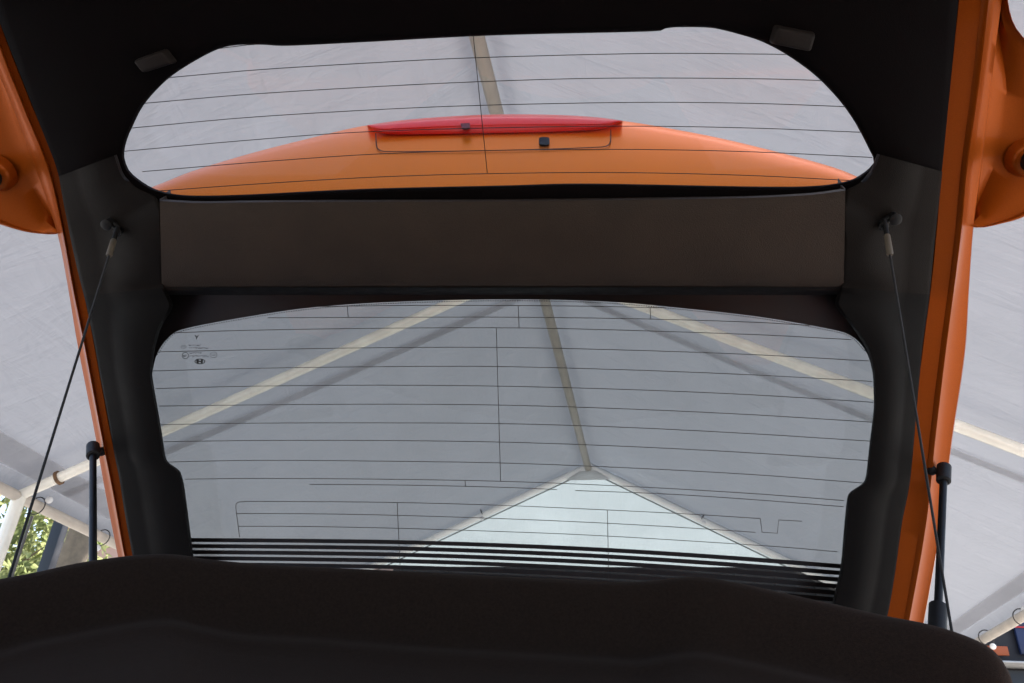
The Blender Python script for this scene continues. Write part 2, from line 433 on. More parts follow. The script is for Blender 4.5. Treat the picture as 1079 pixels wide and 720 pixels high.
AL0 = -0.71 * BAY
tent = thing('tent', 'white pitched-roof tent on cream steel poles, seen overhead through the glass', 'tent', (APEX.x, APEX.y, 0))
def canopy(sign):
    rows = []
    na, ns = 90, 48
    for i in range(na + 1):
        al = AL0 + (1.03 * BAY - AL0) * i / na
        row = []
        for j in range(ns + 1):
            s = HW * j / ns
            ph = (al % BAY) / BAY
            sag = -0.045 * sin(pi * ph) * sin(pi * min(1, s / HW)) + 0.045
            wr = 0.010 * noise.noise(Vector((al * 2.3 + s * 1.6, s * 0.9 - al * 0.4, sign * 3.0))) + 0.006 * noise.noise(Vector((al * 5.0 - s * 3.0, s * 2.0, 5 + sign)))
            # radiating tension folds from the far apex
            da = BAY - al; rr = math.hypot(da, s)
            if 0.02 < rr < 1.2: wr += 0.026 * (1 - rr / 1.2) * sin(14 * math.atan2(da, s + 0.01) + sign) * min(1, rr / 0.12)
            wr *= min(1.0, abs(da) / 0.22)          # pulled tight over the end rafter
            row.append(tent_pt(sign * s, al, sag + wr))
        rows.append(row)
    m = MB(); m.grid(rows)
    # hem hanging over the eave
    hem = []
    for k, (ds, dz) in enumerate([(0, 0), (0.03, -0.03), (0.04, -0.07)]):
        hem.append([r[-1] + TS * (sign * ds) + Vector((0, 0, dz)) for r in rows])
    m.grid(hem)
    return m.build('canopy_panel', M['canopy'], tent, smooth=180, recalc=False)
canopy(-1); canopy(1)
# ridge pole, rafters, eave poles, legs
def pole(name, pts, r, mat):
    m = MB(); m.tube(pts, r, 16); return m.build(name, mat, tent)
alongs = [BAY, 0.0, AL0 + 0.06]
Zd = -0.035
pole('ridge_pole', [tent_pt(0, AL0 + 0.02, Zd), tent_pt(0, BAY, Zd)], 0.027, M['polegrey'])
for al in alongs:
    far = al == BAY
    for sg in (-1, 1):
        r = 0.024 if far else 0.0245
        dz = -0.004 if far else -0.045
        n0 = tent_pt(0, al, dz - 0.01); n1 = tent_pt(sg * HW, al, dz)
        pole('rafter', [n0.lerp(n1, k / 6) for k in range(7)], r, M['polew'] if far else M['pole'])
        c = n1
        pole('leg', [c, Vector((c.x, c.y, 0.0))], 0.03, M['pole'])
    m = MB(); a = tent_pt(0, al, dz - 0.01)
    m.sphere(a, 0.032 if far else 0.042); m.build('ridge_joint', M['polew'] if far else M['pole'], tent)
for sg in (-1, 1):
    pole('eave_pole', [tent_pt(sg * HW, AL0 + 0.06, -0.055), tent_pt(sg * HW, BAY, -0.055)], 0.025, M['polee'])
# pole joint collars on the left rafter (the tube is sleeved there)
m = MB(); n0 = tent_pt(0, 0, -0.055); n1 = tent_pt(-HW, 0, -0.045); j0 = n0.lerp(n1, 0.925); j1 = n0.lerp(n1, 0.93)
m.tube([j0, j1], 0.0335, 16); m.build('sleeve_joint', M['rust'], tent)
# strips hung under the canopy to stand in for rafter and eave pole shadows
def shade_strip(sign, a_along, b_along, w, s0=0.02, s1=HW - 0.02):
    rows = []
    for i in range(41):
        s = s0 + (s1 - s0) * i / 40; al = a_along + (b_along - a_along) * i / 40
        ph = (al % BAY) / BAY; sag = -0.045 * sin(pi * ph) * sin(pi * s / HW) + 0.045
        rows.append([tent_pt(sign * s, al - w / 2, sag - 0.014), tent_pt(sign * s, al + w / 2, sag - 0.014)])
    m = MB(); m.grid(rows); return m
BAND = canopy_mat('shade_strip_gusset', (0.88, 0.86, 0.85), 0.70); M['bandt'] = BAND  # dims the strips like pole shadows; the gusset shares it
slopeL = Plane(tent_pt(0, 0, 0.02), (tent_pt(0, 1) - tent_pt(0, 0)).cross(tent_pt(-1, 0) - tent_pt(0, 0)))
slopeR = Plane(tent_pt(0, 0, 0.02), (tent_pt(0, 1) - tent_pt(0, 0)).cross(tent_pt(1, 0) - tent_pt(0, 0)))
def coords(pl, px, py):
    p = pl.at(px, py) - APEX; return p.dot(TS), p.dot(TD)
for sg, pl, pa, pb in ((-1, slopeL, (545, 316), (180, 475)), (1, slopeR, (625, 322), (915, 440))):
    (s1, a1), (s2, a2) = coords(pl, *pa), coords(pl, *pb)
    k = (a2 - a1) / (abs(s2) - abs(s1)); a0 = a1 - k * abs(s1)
    shade_strip(sg, a0 + k * 0.02, a0 + k * HW, 0.056).build('rafter_shade_band', BAND, tent, smooth=180, recalc=False)
for sg in (-1, 1):  # darker strip in place of the shadow above each eave pole
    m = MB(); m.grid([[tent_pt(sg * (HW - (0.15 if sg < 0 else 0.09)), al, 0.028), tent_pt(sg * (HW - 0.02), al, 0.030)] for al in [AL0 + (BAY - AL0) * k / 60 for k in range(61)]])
    m.build('eave_shade_band', BAND, tent, smooth=180, recalc=False)
# far gable sheet
zb = 1.27 * HR / 1.9 + CAM.z
def gable():
    rows = []
    for i in range(25):
        f = i / 24; row = []
        z = ZR + 0.045 - (ZR + 0.045 - zb) * f
        for j in range(33):
            u = -1 + 2 * j / 32
            s = u * max(0.005, (ZR + 0.045 - z) / (SL_L if u < 0 else SL_R))
            p = tent_pt(0, BAY + 0.06 + 0.012 * noise.noise(Vector((s * 2, z * 2, 9.0))))
            row.append(Vector((p.x, p.y, z)) + TS * s)
        rows.append(row)
    m = MB(); m.grid(rows); return m.build('gable_sheet', M['gable'], tent, smooth=180, recalc=False)
gable()
for sg in (-1, 1):                                   # thin dark line put in for the shading under the far rafter
    m = MB(); c0 = tent_pt(sg * 0.06, BAY + 0.012, -0.046); c1 = tent_pt(sg * (HW - 0.1), BAY + 0.012, -0.046)
    m.tube([c0.lerp(c1, k / 8) for k in range(9)], 0.0045, 8); m.build('rafter_shade_line', M['rope'], tent)
m = MB(); a = tent_pt(0, BAY - 0.03, -0.10)
m.prism([a + TS * -0.17 + Vector((0, 0, -0.03)), a + TS * 0.17 + Vector((0, 0, -0.03)), a + TS * 0.06 + Vector((0, 0, 0.04)), a + TS * -0.06 + Vector((0, 0, 0.04))], TD * 0.008)
m.build('gable_gusset', BAND, tent)

# ball bungees that tie the canopy to the eave and gable poles
def bungee(label, p, ax, ball_dir, r_loop=0.042):
    t = thing('ball_bungee', label, 'bungee', p, 'ball bungees tying the canopy to its poles')
    ax = ax.normalized(); u = Vector((0, 0, 1)); u = (u - ax * u.dot(ax)).normalized(); w = ax.cross(u)
    m = MB(); m.tube([p + (u * cos(a) + w * sin(a)) * r_loop for a in [2 * pi * k / 20 for k in range(21)]], 0.0028, 8, False)
    m.build('loop', M['cord'] if ball_dir.z > -2 else M['white'], t)
    m = MB(); m.sphere(p + ball_dir, 0.017, 14, 10); m.build('ball', M['white'], t)
def eave_at(sg, px):
    # place along the eave whose image column is px
    best = None
    for k in range(-200, 110):
        p = tent_pt(sg * HW, k * 0.03, -0.055); q = ROT.transposed() @ (p - CAM)
        if q.z >= 0: continue
        x = 539.5 + F * q.x / -q.z; y = 360 - F * q.y / -q.z
        if -60 < y < 800 and (best is None or abs(x - px) < best[0]): best = (abs(x - px), p, y)
    return best[1]
bungee('white ball bungee on the eave pole at the lower right corner', eave_at(1, 1040), TD, Vector((0.02, -0.01, -0.05)))
bungee('dark bungee loop on the right eave pole nearest the picture edge', eave_at(1, 1076), TD, Vector((0.02, 0, 0.04)))
bungee('ball bungee on the left eave pole above the trees', eave_at(-1, 40), TD, Vector((0.05, 0, 0.03)))
bungee('ball bungee under the left eave pole beside the strut', eave_at(-1, 108), TD, Vector((-0.01, 0, -0.055)))
gp = Plane(GAP, TD)
for lab, px, py in (('small bungee on the left slope of the far gable pole', 508, 541), ('small bungee on the right slope of the far gable pole', 740, 546)):
    p = gp.at(px, py); dirn = Vector((TS.x, TS.y, SL_L if px < 600 else -SL_R))
    bungee(lab, p, dirn, Vector((0.005, -0.02, -0.045)), 0.028)

# rope hanging from the left eave corner
m = MB(); pr = Plane(tent_pt(-HW, 0.2), TD)
m.tube([pr.at(34, 544), pr.at(24, 573), pr.at(13, 606), pr.at(-20, 700)], 0.007, 8)
tag(m.build('guy_rope', M['rope']), 'thin grey rope hanging from the left eave corner before the trees', 'rope')

# ------------------------------------------------------------------ background beyond the tent
def back(px, py, dist_y): return Plane((0, dist_y, 0), (0, -1, 0)).at(px, py)
def post(name, pxa, pxb, dist, r, mat, label, cat):
    a = back(*pxa, dist); b = back(*pxb, dist); b = Vector((a.x, a.y, b.z))
    m = MB(); m.box((a.x - r, a.y - r, 0), (a.x + r, a.y + r, a.z + 0.6)); o = m.build(name, mat, smooth=0)
    bevel(o, 0.006); return tag(o, label, cat)
post('steel_post', (57, 575), (45, 610), 6.2, 0.045, M['steel'], 'dark square steel post between the trees at lower left', 'post')

def leaf_cloud(center, rad, n, size, seed, holes=0.35):
    r = random.Random(seed); V = []; Fc = []
    k = 0
    while k < n:
        p = Vector((r.uniform(-1, 1), r.uniform(-1, 1), r.uniform(-1, 1)))
        if p.length > 1: continue
        q = Vector((p.x * rad[0], p.y * rad[1], p.z * rad[2]))
        if noise.noise(q * 1.3 + Vector((seed, 0, 0))) < -0.12 + holes * (p.length - 0.6): continue
        k += 1
        c = Vector(center) + q
        a = Vector((r.gauss(0, 1), r.gauss(0, 1), r.gauss(0, 1))).normalized()
        b = a.cross(Vector((r.gauss(0, 1), r.gauss(0, 1), r.gauss(0, 1)))).normalized()
        s = size * r.uniform(0.6, 1.3); nn = a.cross(b) * (0.12 * s)
        i = len(V)
        V += [c - a * s, c + b * s * 0.38 + nn, c + a * s, c - b * s * 0.38 + nn]
        Fc.append((i, i + 1, i + 2, i + 3))
    return V, Fc
def tree(label, base, h, r_trunk, crown_c, crown_r, n, seed, lean=(0, 0)):
    t = thing('broadleaf_tree', label, 'tree', base, 'trees beyond the tent')
    b = Vector(base); r = random.Random(seed); m = MB()
    pts = [b + Vector((lean[0] * f + 0.05 * noise.noise(Vector((f * 3, seed, 0))), lean[1] * f, h * f)) for f in [k / 10 for k in range(11)]]
    m.tube(pts, [r_trunk * (1.15 - 0.75 * k / 10) for k in range(11)], 14)
    for k in range(7):
        p = pts[5 + k % 5]; a = r.uniform(0, 2 * pi)
        e = Vector(crown_c) + Vector((cos(a) * crown_r[0] * 0.7, sin(a) * crown_r[1] * 0.7, r.uniform(-0.2, 0.7) * crown_r[2]))
        mid = p.lerp(e, 0.5) + Vector((0, 0, 0.25))
        m.tube(crom([p, mid, e], 8), [r_trunk * 0.4 * (1 - 0.85 * q / 7) for q in range(8)], 8)
    m.build('trunk', M['bark'], t)
    V, Fc = leaf_cloud(crown_c, crown_r, n, 0.085, seed)
    mesh_obj('crown', V, Fc, M['leaf'], t, smooth=0)
    return t
tb = back(80, 585, 7.4)
tree('tree with a bare brown trunk beside the pink house at lower left', (tb.x, tb.y, 0), 5.2, 0.16, (tb.x - 0.3, tb.y + 0.6, 5.4), (2.0, 1.8, 1.5), 7000, 3)
tb2 = back(14, 590, 9.0)
tree('leafy sunlit tree filling the gap at the left edge', (tb2.x - 0.4, tb2.y, 0), 3.2, 0.12, (tb2.x - 0.2, tb2.y, 2.7), (1.25, 1.2, 1.5), 5200, 11)
# pink house
hp = back(99, 590, 13.0)
house = thing('house', 'pink rendered house behind the trees at lower left', 'house', (hp.x, 13.0, 0))
m = MB(); m.box((hp.x - 0.55, 13.0, 0), (hp.x + 6.0, 17.0, 4.6)); m.build('wall', M['pink'], house, smooth=0)
m = MB(); m.prism([(hp.x - 0.9, 12.6, 4.6), (hp.x - 0.9, 17.4, 4.6), (hp.x - 0.9, 15, 6.2)], Vector((7.3, 0, 0))); m.build('roof', M['roof'], house, smooth=0)
for k in range(2):
    m = MB(); m.box((hp.x + 1.0 + 2.4 * k, 12.97, 1.4), (hp.x + 2.1 + 2.4 * k, 13.02, 2.8)); m.build('window', M['window'], house, smooth=0)
# dark shed behind the far gable
shed = thing('shed', 'dark timber shed glimpsed under the far gable of the tent', 'shed', (0.3, 8.6, 0))
for k in range(29):
    m = MB(); x = -1.9 + 0.2 * k; m.box((x, 8.6 + 0.008 * (k % 2), 0), (x + 0.195, 8.63 + 0.008 * (k % 2), 3.15)); m.build('plank', M['shed'], shed, smooth=0)
m = MB(); m.box((-1.85, 8.66, 0), (3.85, 11, 3.12)); m.build('wall', M['shed'], shed, smooth=0)
m = MB(); m.box((-2.1, 8.4, 3.17), (4.1, 11.2, 3.25)); m.build('roof', M['shed'], shed, smooth=0)
# stall at the lower right
DY = 7.5
stall = thing('market_stall', 'navy and orange stall with a pale counter at the lower right corner', 'stall', (back(1070, 700, DY).x, DY, 0))
def slab(name, x0, y0, x1, y1, mat, depth, dy=0.0):
    a = back(x0, y0, DY + dy); b = back(x1, y1, DY + dy)
    m = MB(); m.box((a.x, DY + dy, b.z), (b.x, DY + dy + depth, a.z)); o = m.build(name, mat, stall, smooth=0); bevel(o, 0.004); return o
slab('back_board', 985, 560, 1180, 720, M['dark'], 0.04, 0.16)
slab('orange_board', 1000, 679, 1064, 691, M['orange_board'], 0.03, 0.08)
slab('side_board', 1064, 640, 1180, 693, M['navy'], 0.03, 0.10)
slab('red_strip', 1058, 661, 1180, 663.5, M['red'], 0.012, 0.085)
slab('counter', 1000, 694, 1185, 703, M['ledge'], 0.35, -0.12)
slab('apron', 1003, 704, 1180, 840, M['steel'], 0.03, 0.0)

# ------------------------------------------------------------------ car body round the camera, added mostly out of view to shade the interior
body = thing('shading_car_body', 'orange hatchback body added mostly out of view to shade the open boot', 'car', (XC, -0.6, 0))
hinge = PU.at(520, -46)
ry, rz = hinge.y, hinge.z
W2 = 0.60
def sheet(name, rows, mat, thick):
    m = MB(); m.grid(rows); o = m.build(name, mat, body, smooth=60, recalc=False)
    s = o.modifiers.new('solid', 'SOLIDIFY'); s.thickness = thick; s.offset = 0
    return o
rows = []
for i in range(13):
    y = ry - 0.02 - 1.9 * i / 12
    rows.append([Vector((XC + W2 * 1.02 * u, y, rz + 0.035 + 0.05 * (i / 12) - 0.06 * u ** 4)) for u in [-1 + k / 8 for k in range(17)]])
sheet('roof', rows, M['orange'], 0.012)
sheet('added_headliner', [[p + Vector((0, 0, -0.028)) for p in r] for r in rows], M['trim_black'], 0.01)
for sg in (-1, 1):
    x = XC + sg * (W2 + 0.02)
    def side(name, prof, mat, dx=0.0):
        m = MB(); m.prism([(x + dx, y, z) for y, z in prof], Vector((sg * 0.02, 0, 0))); return m.build(name, mat, body, smooth=0)
    prof_low = [(-2.0, 0.25), (0.20, 0.25), (0.30, 0.80), (0.05, 0.98), (-2.0, 0.92)]
    prof_c = [(0.05, 0.99), (0.30, 0.81), (0.34, 0.9), (ry - 0.06, rz - 0.02), (ry - 0.55, rz - 0.02)]
    side('added_quarter_panel', prof_low, M['orange'], sg * 0.02); side('added_boot_side_trim', prof_low, M['trim_black'], -sg * 0.004)
    side('added_rear_pillar', prof_c, M['orange'], sg * 0.02); side('added_pillar_trim', prof_c, M['trim_black'], -sg * 0.004)
m = MB(); m.box((XC - W2, -2.0, 0.40), (XC + W2, 0.30, 0.44)); m.build('added_boot_floor', M['felt'], body, smooth=0)
m = MB(); m.box((XC - W2 - 0.04, 0.22, 0.25), (XC + W2 + 0.04, 0.34, 0.62)); bevel(m.build('added_rear_bumper', M['orange'], body, smooth=0), 0.03, 4)
m = MB(); m.box((XC - W2, -0.75, 0.44), (XC + W2, -0.62, 0.92)); bevel(m.build('added_rear_seat_back', M['felt'], body, smooth=0), 0.04, 4)

# ------------------------------------------------------------------ tailgate
tg_base = T(531, 690)
tail = thing('tailgate', 'raised orange tailgate with two windows and dark inner trim', 'tailgate', (tg_base.x, tg_base.y, 0.75))

# upper window opening (visible outline) and the black upper trim round it
UP = [(131, 160), (132, 170), (138, 182), (155, 195), (172, 202), (200, 206), (260, 205), (385, 199), (530, 195.5), (620, 193.5), (790, 196.5), (857, 196), (892, 191), (908, 183.5), (918, 175), (921, 169),
      (916, 158), (908, 142), (897, 123), (881, 102), (857, 78), (827.5, 57), (806, 45.5), (790, 39.5), (758, 31), (740, 29), (710, 29), (695, 31.5), (680, 33.5), (520, 37.5), (385, 44.5), (327, 47.5), (297, 48.5), (280, 47.5), (260, 47), (240, 49), (225, 54), (200, 67.5), (175, 85), (152, 110), (139, 135), (134, 147)]
up2 = crom(UP, 260, True)
def poly_ray(c, d, poly):
    best = None
    for i in range(len(poly)):
        a, b = Vector(poly[i]), Vector(poly[(i + 1) % len(poly)]); e = b - a
        den = d.x * e.y - d.y * e.x
        if abs(den) < 1e-9: continue
        ac = a - c; t = (ac.x * e.y - ac.y * e.x) / den; u = (ac.x * d.y - ac.y * d.x) / den
        if t > 0 and -1e-6 <= u <= 1 + 1e-6 and (best is None or t > best): best = t
    return c + d * best
OUT_U = [(58, 172), (0, 25), (-28, -46), (1015, -46), (1010, 0), (1001, 94), (993, 176), (985, 225), (900, 240), (160, 240), (74, 230)]
cU = Vector((527, 118))
outs = [poly_ray(cU, (p - cU), OUT_U) for p in up2]
rows = []
for t_, h in ((0.0, -0.02), (0.0, -0.004), (0.06, 0.0), (0.5, 0.004), (0.9, 0.003), (0.965, 0.0), (0.99, -0.006), (1.0, -0.014), (1.0, -0.032)):
    rows.append([T(*(o.lerp(i, t_)), h) for o, i in zip(outs, up2)])
m = MB(); m.grid(rows, closed_u=True); m.build('upper_trim', M['trim_black'], tail, smooth=50)

# glazing
G_U, G_L = PU.off(-0.030), PL.off(-0.030)
def pane(name, poly2, pl, mat):
    m = MB(); front = [pl.at(*p) for p in poly2]
    m.prism(front, pl.n * -0.0035); return m.build(name, mat, tail, smooth=0)
gu = pane('upper_window', [cU + (p - cU) * 1.06 for p in up2[::3]], G_U, M['glass_u'])
LOW = [(170, 452), (175, 486), (190, 496), (194, 510), (198, 540), (204, 587), (209, 640), (240, 672), (541, 684), (840, 672), (876, 640), (886, 598), (890, 548), (893, 520), (912, 508), (916, 470), (921, 430), (920, 395), (911, 368), (896, 353.5),
       (870, 346), (800, 334), (720, 325), (640, 318), (540, 315.5), (420, 318), (330, 324), (260, 334), (195, 346.5), (177, 356), (165, 374), (161, 392), (163, 412)]
cL = Vector((541, 480))
gl = pane('lower_window', [(150, 300), (930, 300), (935, 400), (925, 515), (905, 525), (888, 690), (195, 690), (180, 505), (150, 490)], G_L, M['glass_l'])

# black frit on the lower pane between crossbar and the arched clear area
arc = [(160, 398), (161.5, 388), (166, 372), (178, 355.5), (195, 346.5), (260, 334), (330, 324), (420, 318), (540, 315.5), (640, 318), (720, 325), (800, 334), (870, 346), (896, 353.5), (911, 368), (918, 385), (921, 400)]
a2 = crom(arc, 120)
GF = G_L.off(0.0008)
m = MB(); m.grid([[GF.at(*p) for p in a2], [GF.at(p.x + (p.x - 541) * 0.04, min(p.y - 4, 300 + abs(p.x - 541) * 0.02)) for p in a2]])
m.build('frit_border', M['frit'], gl, smooth=0)
# halftone dots along the frit edge
V = []; Fc = []
for row_, (dy, rad) in enumerate(((1.5, 0.0009),)):
    for p in crom(arc[2:-2], 300):
        c = GF.at(p.x + (0.9 if row_ else 0), p.y + dy); i = len(V)
        ux = Vector((1, 0, 0)); uy = GF.n.cross(ux)
        V += [c + (ux * cos(a) + uy * sin(a)) * rad for a in [2 * pi * k / 6 for k in range(6)]]; Fc.append(tuple(range(i, i + 6)))
o = mesh_obj('frit_dots', V, Fc, M['frit'], gl, smooth=0); o['kind'] = 'stuff'

def ribbon(poly3, n, w, th):
    """thin raised strip along 3-D points lying on a plane with normal n"""
    rows = []
    for i, p in enumerate(poly3):
        d = (poly3[min(i + 1, len(poly3) - 1)] - poly3[max(0, i - 1)]).normalized(); s = d.cross(n).normalized() * (w / 2)
        rows.append([p - s, p - s + n * th, p + s + n * th, p + s])
    m = MB(); m.grid(rows, closed_u=True); return m
def wires(parent, pl, lists, w=0.00085, name='defroster_line'):
    for pts in lists:
        n = max(2, int(abs(pts[-1][0] - pts[0][0]) / 25) + 2)
        c = crom(pts, n) if len(pts) > 2 and abs(pts[-1][0] - pts[0][0]) > 100 else [Vector(p) for p in pts]
        ribbon([pl.at(*p) for p in c], pl.n, w, 0.0003).build(name, M['wire'], parent, smooth=0)
WU = G_U.off(0.0004)
wires(gu, WU, [
    [(225, 52), (260, 47.5), (300, 45)],
    [(177, 82), (270, 73.8), (380, 67), (500, 61), (680, 56.5), (790, 57), (832, 57.5)],
    [(152, 109), (260, 99.7), (385, 92), (510, 86), (640, 82.5), (790, 83), (868, 85)],
    [(139, 135), (260, 124), (390, 116), (510, 111), (670, 108), (790, 109), (892, 112.5)],
    [(131, 159.5), (260, 148), (375, 139.5), (510, 135), (660, 133), (790, 135), (908, 139.5)],
    [(150, 181), (270, 171), (395, 162.5), (520, 158.5), (660, 157.5), (790, 160), (919, 166)],
    [(158, 202), (270, 194), (400, 186.5), (530, 182.8), (660, 182), (790, 185), (900, 190.5)],
    [(498.5, 36), (513.5, 182.5)]])
WL = G_L.off(0.0014)
wires(gl, WL, [
    [(330, 323.2), (430, 322), (530, 322), (620, 322.8), (702, 324.6)],
    [(282, 335), (400, 334.5), (530, 334.3), (670, 336), (790, 339.5), (853, 343)],
    [(179, 351), (260, 348.2), (400, 346), (522, 345.5), (620, 347), (790, 352.5), (897, 358)],
    [(162.5, 371), (270, 368.5), (400, 366.5), (530, 366.2), (660, 369), (790, 373.6), (916, 380.5)],
    [(161, 391), (270, 388.2), (400, 386.5), (522, 386.3), (660, 389.8), (790, 395), (919, 402)],
    [(164, 409.5), (270, 407), (400, 406), (525, 407), (660, 410.5), (790, 416), (920, 424)],
    [(167.5, 428), (270, 426.8), (400, 426), (530, 427), (660, 431), (790, 437), (920, 445)],
    [(170, 447.5), (270, 446), (400, 445.7), (530, 446.5), (660, 450.5), (790, 457), (917, 465)],
    [(172.5, 465.5), (270, 464.3), (400, 464.3), (530, 466), (660, 470.5), (790, 477.2), (915, 485.5)],
    [(176, 487), (270, 485.2), (400, 486), (530, 488), (660, 493), (790, 500), (909, 509)],
    [(195, 505), (270, 504.3), (400, 505), (530, 507.3), (660, 512.5), (790, 520), (889, 527.5)],
    [(326, 510.5), (430, 511.3), (530, 513.6), (587, 516)],
    [(606, 517), (700, 520.5), (790, 526.3), (889, 534)],
    [(252.5, 566), (248.5, 535), (249, 530.5), (252, 529), (262, 528.4)],
    [(260, 528.4), (400, 529.3), (520, 532.3), (641, 537.5), (730, 542), (801, 546.5)],
    [(801, 546.5), (803, 561), (819, 562), (820.5, 548), (845, 549.3)],
    [(249, 541.2), (330, 541.5), (421, 543.2), (540, 547), (641, 551.5), (720, 556), (796, 561)],
    [(251, 554.6), (330, 555), (421, 556.8), (540, 560.6), (641, 565), (806, 575.2), (882, 581.5)],
    [(366, 323), (367, 334.5)], [(546, 322), (547, 345.5)], [(685, 324.2), (685.5, 336.5)], [(523, 345.5), (527.5, 507)],
    [(490, 506.4), (490.5, 512.4)], [(418.5, 529.6), (422, 605)], [(640, 537.5), (641.5, 615)]])
# six black frit bands near the bottom of the lower pane
top_c = [(198, 567), (330, 568), (430, 569.5), (540, 573), (640, 577.5), (760, 585), (890, 594.8)]
for k in range(9):
    per = lambda x: 6.35 + 0.75 * (x - 203) / 680
    r0 = []; r1 = []
    for j in range(41):
        x = 196 + (888 - 196) * j / 40; y = interp(top_c, x) + per(x) * k
        r0.append(GF.at(x, y)); r1.append(GF.at(x, y + per(x) * 0.66))
    m = MB(); m.grid([r0, r1]); m.build('frit_band', M['frit'], gl, smooth=0)
# printed maker's marks at the top left of the pane
def dash(x, y, w, h):
    m = MB(); m.prism([WL.at(x, y), WL.at(x + w, y), WL.at(x + w, y + h), WL.at(x, y + h)], WL.n * 0.0002); return m
def joined(ms, name):
    o = MB()
    for q in ms: o.add(q.v, q.f)
    return o.build(name, M['mark'], gl, smooth=0)
def glyph_row(x, y, widths, h, seed):
    r = random.Random(seed); out = []
    for w in widths:
        k = 0
        while k < w:
            t = r.uniform(0.35, 0.6)
            if r.random() < 0.75: out.append(dash(x + k, y + r.choice([0, 0, h * 0.4]), t, h * r.choice([1, 1, 0.6])))
            else: out.append(dash(x + k, y, 0.9, h * 0.3))
            k += 1.05
        x += w + 1.1
    return out
def ring(cx, cy, rx, ry, w, seg=28):
    r0 = [WL.at(cx + rx * cos(a), cy + ry * sin(a)) for a in [2 * pi * k / seg for k in range(seg)]]
    r1 = [WL.at(cx + (rx - w) * cos(a), cy + (ry - w) * sin(a)) for a in [2 * pi * k / seg for k in range(seg)]]
    m = MB(); m.grid([r0, r1], closed_u=True); return m
joined(glyph_row(198.5, 363.4, [3.2, 3.6, 3.2], 1.3, 1) + glyph_row(199, 366.3, [3.5, 3.2, 4.5, 6], 1.3, 2) + glyph_row(199.5, 371.2, [10, 1.4], 1.3, 3) + glyph_row(200, 374.6, [9.5, 9.0], 1.4, 4), 'glass_text')
joined([ring(195.3, 374.8, 3.6, 3.6, 0.6), dash(193.4, 374.2, 3.6, 0.5), dash(193.4, 375.6, 3.0, 0.5), dash(193.3, 374.2, 0.6, 1.8)], 'approval_mark')
joined([ring(225, 374, 3.8, 3.2, 0.35), dash(222.6, 373, 4.8, 0.35), dash(222.8, 374.6, 4.4, 0.35)], 'standard_mark')
joined([ring(193.5, 365.6, 3.0, 1.8, 0.3), dash(191.6, 365.4, 3.8, 0.35)], 'standard_mark')
m = MB()
for poly in (((205, 353.4), (206.3, 353.4), (207.6, 355.6), (207.6, 357.6), (206.8, 357.6), (206.8, 355.8)), ((208.6, 353.4), (209.6, 353.4), (208.0, 355.8), (207.4, 355.2))):
    m.prism([WL.at(*p) for p in poly], WL.n * 0.0002)
m.build('arrow_mark', M['mark'], gl, smooth=0)
hl = [ring(210.6, 381, 5.6, 2.9, 0.9)]
q = MB()
for poly in (((206.8, 378.9), (208.7, 378.6), (209.6, 380.3), (211.7, 380.3), (212.0, 378.4), (214.0, 378.9), (213.5, 383.2), (211.8, 383.5), (211.5, 381.6), (209.4, 381.6), (209.0, 383.5), (207.2, 383.1)),):
    V = [WL.at(*p) for p in poly]; q.add(V, [tuple(range(len(V)))])
o = joined(hl + [q], 'maker_emblem')

# lower trim: a U that runs down both sides of the lower pane
U = [((62, 186), (123, 163)), ((66, 210), (130, 184)), ((71, 235), (143, 198)), ((76, 260), (168, 208.5)), ((82, 287), (169.4, 250)), ((88, 310), (171.4, 300)),
     ((91, 322), (184, 322)), ((95, 342), (169, 346)), ((99, 360), (163, 368)), ((106, 400), (160, 393)), ((111, 425), (163, 412)), ((116, 452), (170, 452)), ((121, 482), (175, 486)),
     ((124, 496), (190, 496)), ((127, 512), (194, 510)), ((131, 540), (198, 540)), ((140, 588), (204, 587)), ((150, 640), (209, 640)), ((165, 700), (230, 664)),
     ((300, 724), (320, 672)), ((541, 734), (541, 679)), ((790, 724), (770, 672)), ((915, 715), (856, 664)), ((936, 650), (876, 640)), ((945, 592), (886, 598)), ((950, 552), (890, 548)),
     ((956, 525), (893, 520)), ((959, 508), (912, 508)), ((962, 480), (916, 470)), ((966, 430), (921, 430)), ((969, 398), (920, 395)), ((972, 365), (914, 368)), ((975, 345), (899, 346)),
     ((978, 325), (878, 320)), ((980, 308), (887.8, 300)), ((982, 285), (889.6, 250)), ((985, 255), (889.6, 201)), ((987, 235), (905, 194)), ((990, 210), (918, 179)), ((993, 181), (924, 162))]
outer = []; inner = []
for i in range(len(U) - 1):
    (o0, i0), (o1, i1) = [tuple(map(Vector, q)) for q in (U[i], U[i + 1])]
    for k in range(6):
        outer.append(o0.lerp(o1, k / 6)); inner.append(i0.lerp(i1, k / 6))
outer.append(Vector(U[-1][0])); inner.append(Vector(U[-1][1]))
def smooth_line(L, it):
    for _ in range(it):
        L = [L[0]] + [(L[i - 1] + L[i] * 2 + L[i + 1]) / 4 for i in range(1, len(L) - 1)] + [L[-1]]
    return L
outer = smooth_line(outer, 6); inner = smooth_line(inner, 2)
BARH = ((-0.02, -0.02), (0.0, 0.004), (0.006, 0.014), (0.022, 0.0205), (0.08, 0.025), (0.25, 0.030), (0.45, 0.032), (0.7, 0.030), (0.86, 0.024), (0.95, 0.016), (1.0, 0.004), (1.02, -0.02))
def barh(f):
    for (f0, h0), (f1, h1) in zip(BARH, BARH[1:]):
        if f0 <= f <= f1: return h0 + (h1 - h0) * (f - f0) / (f1 - f0)
    return -0.02
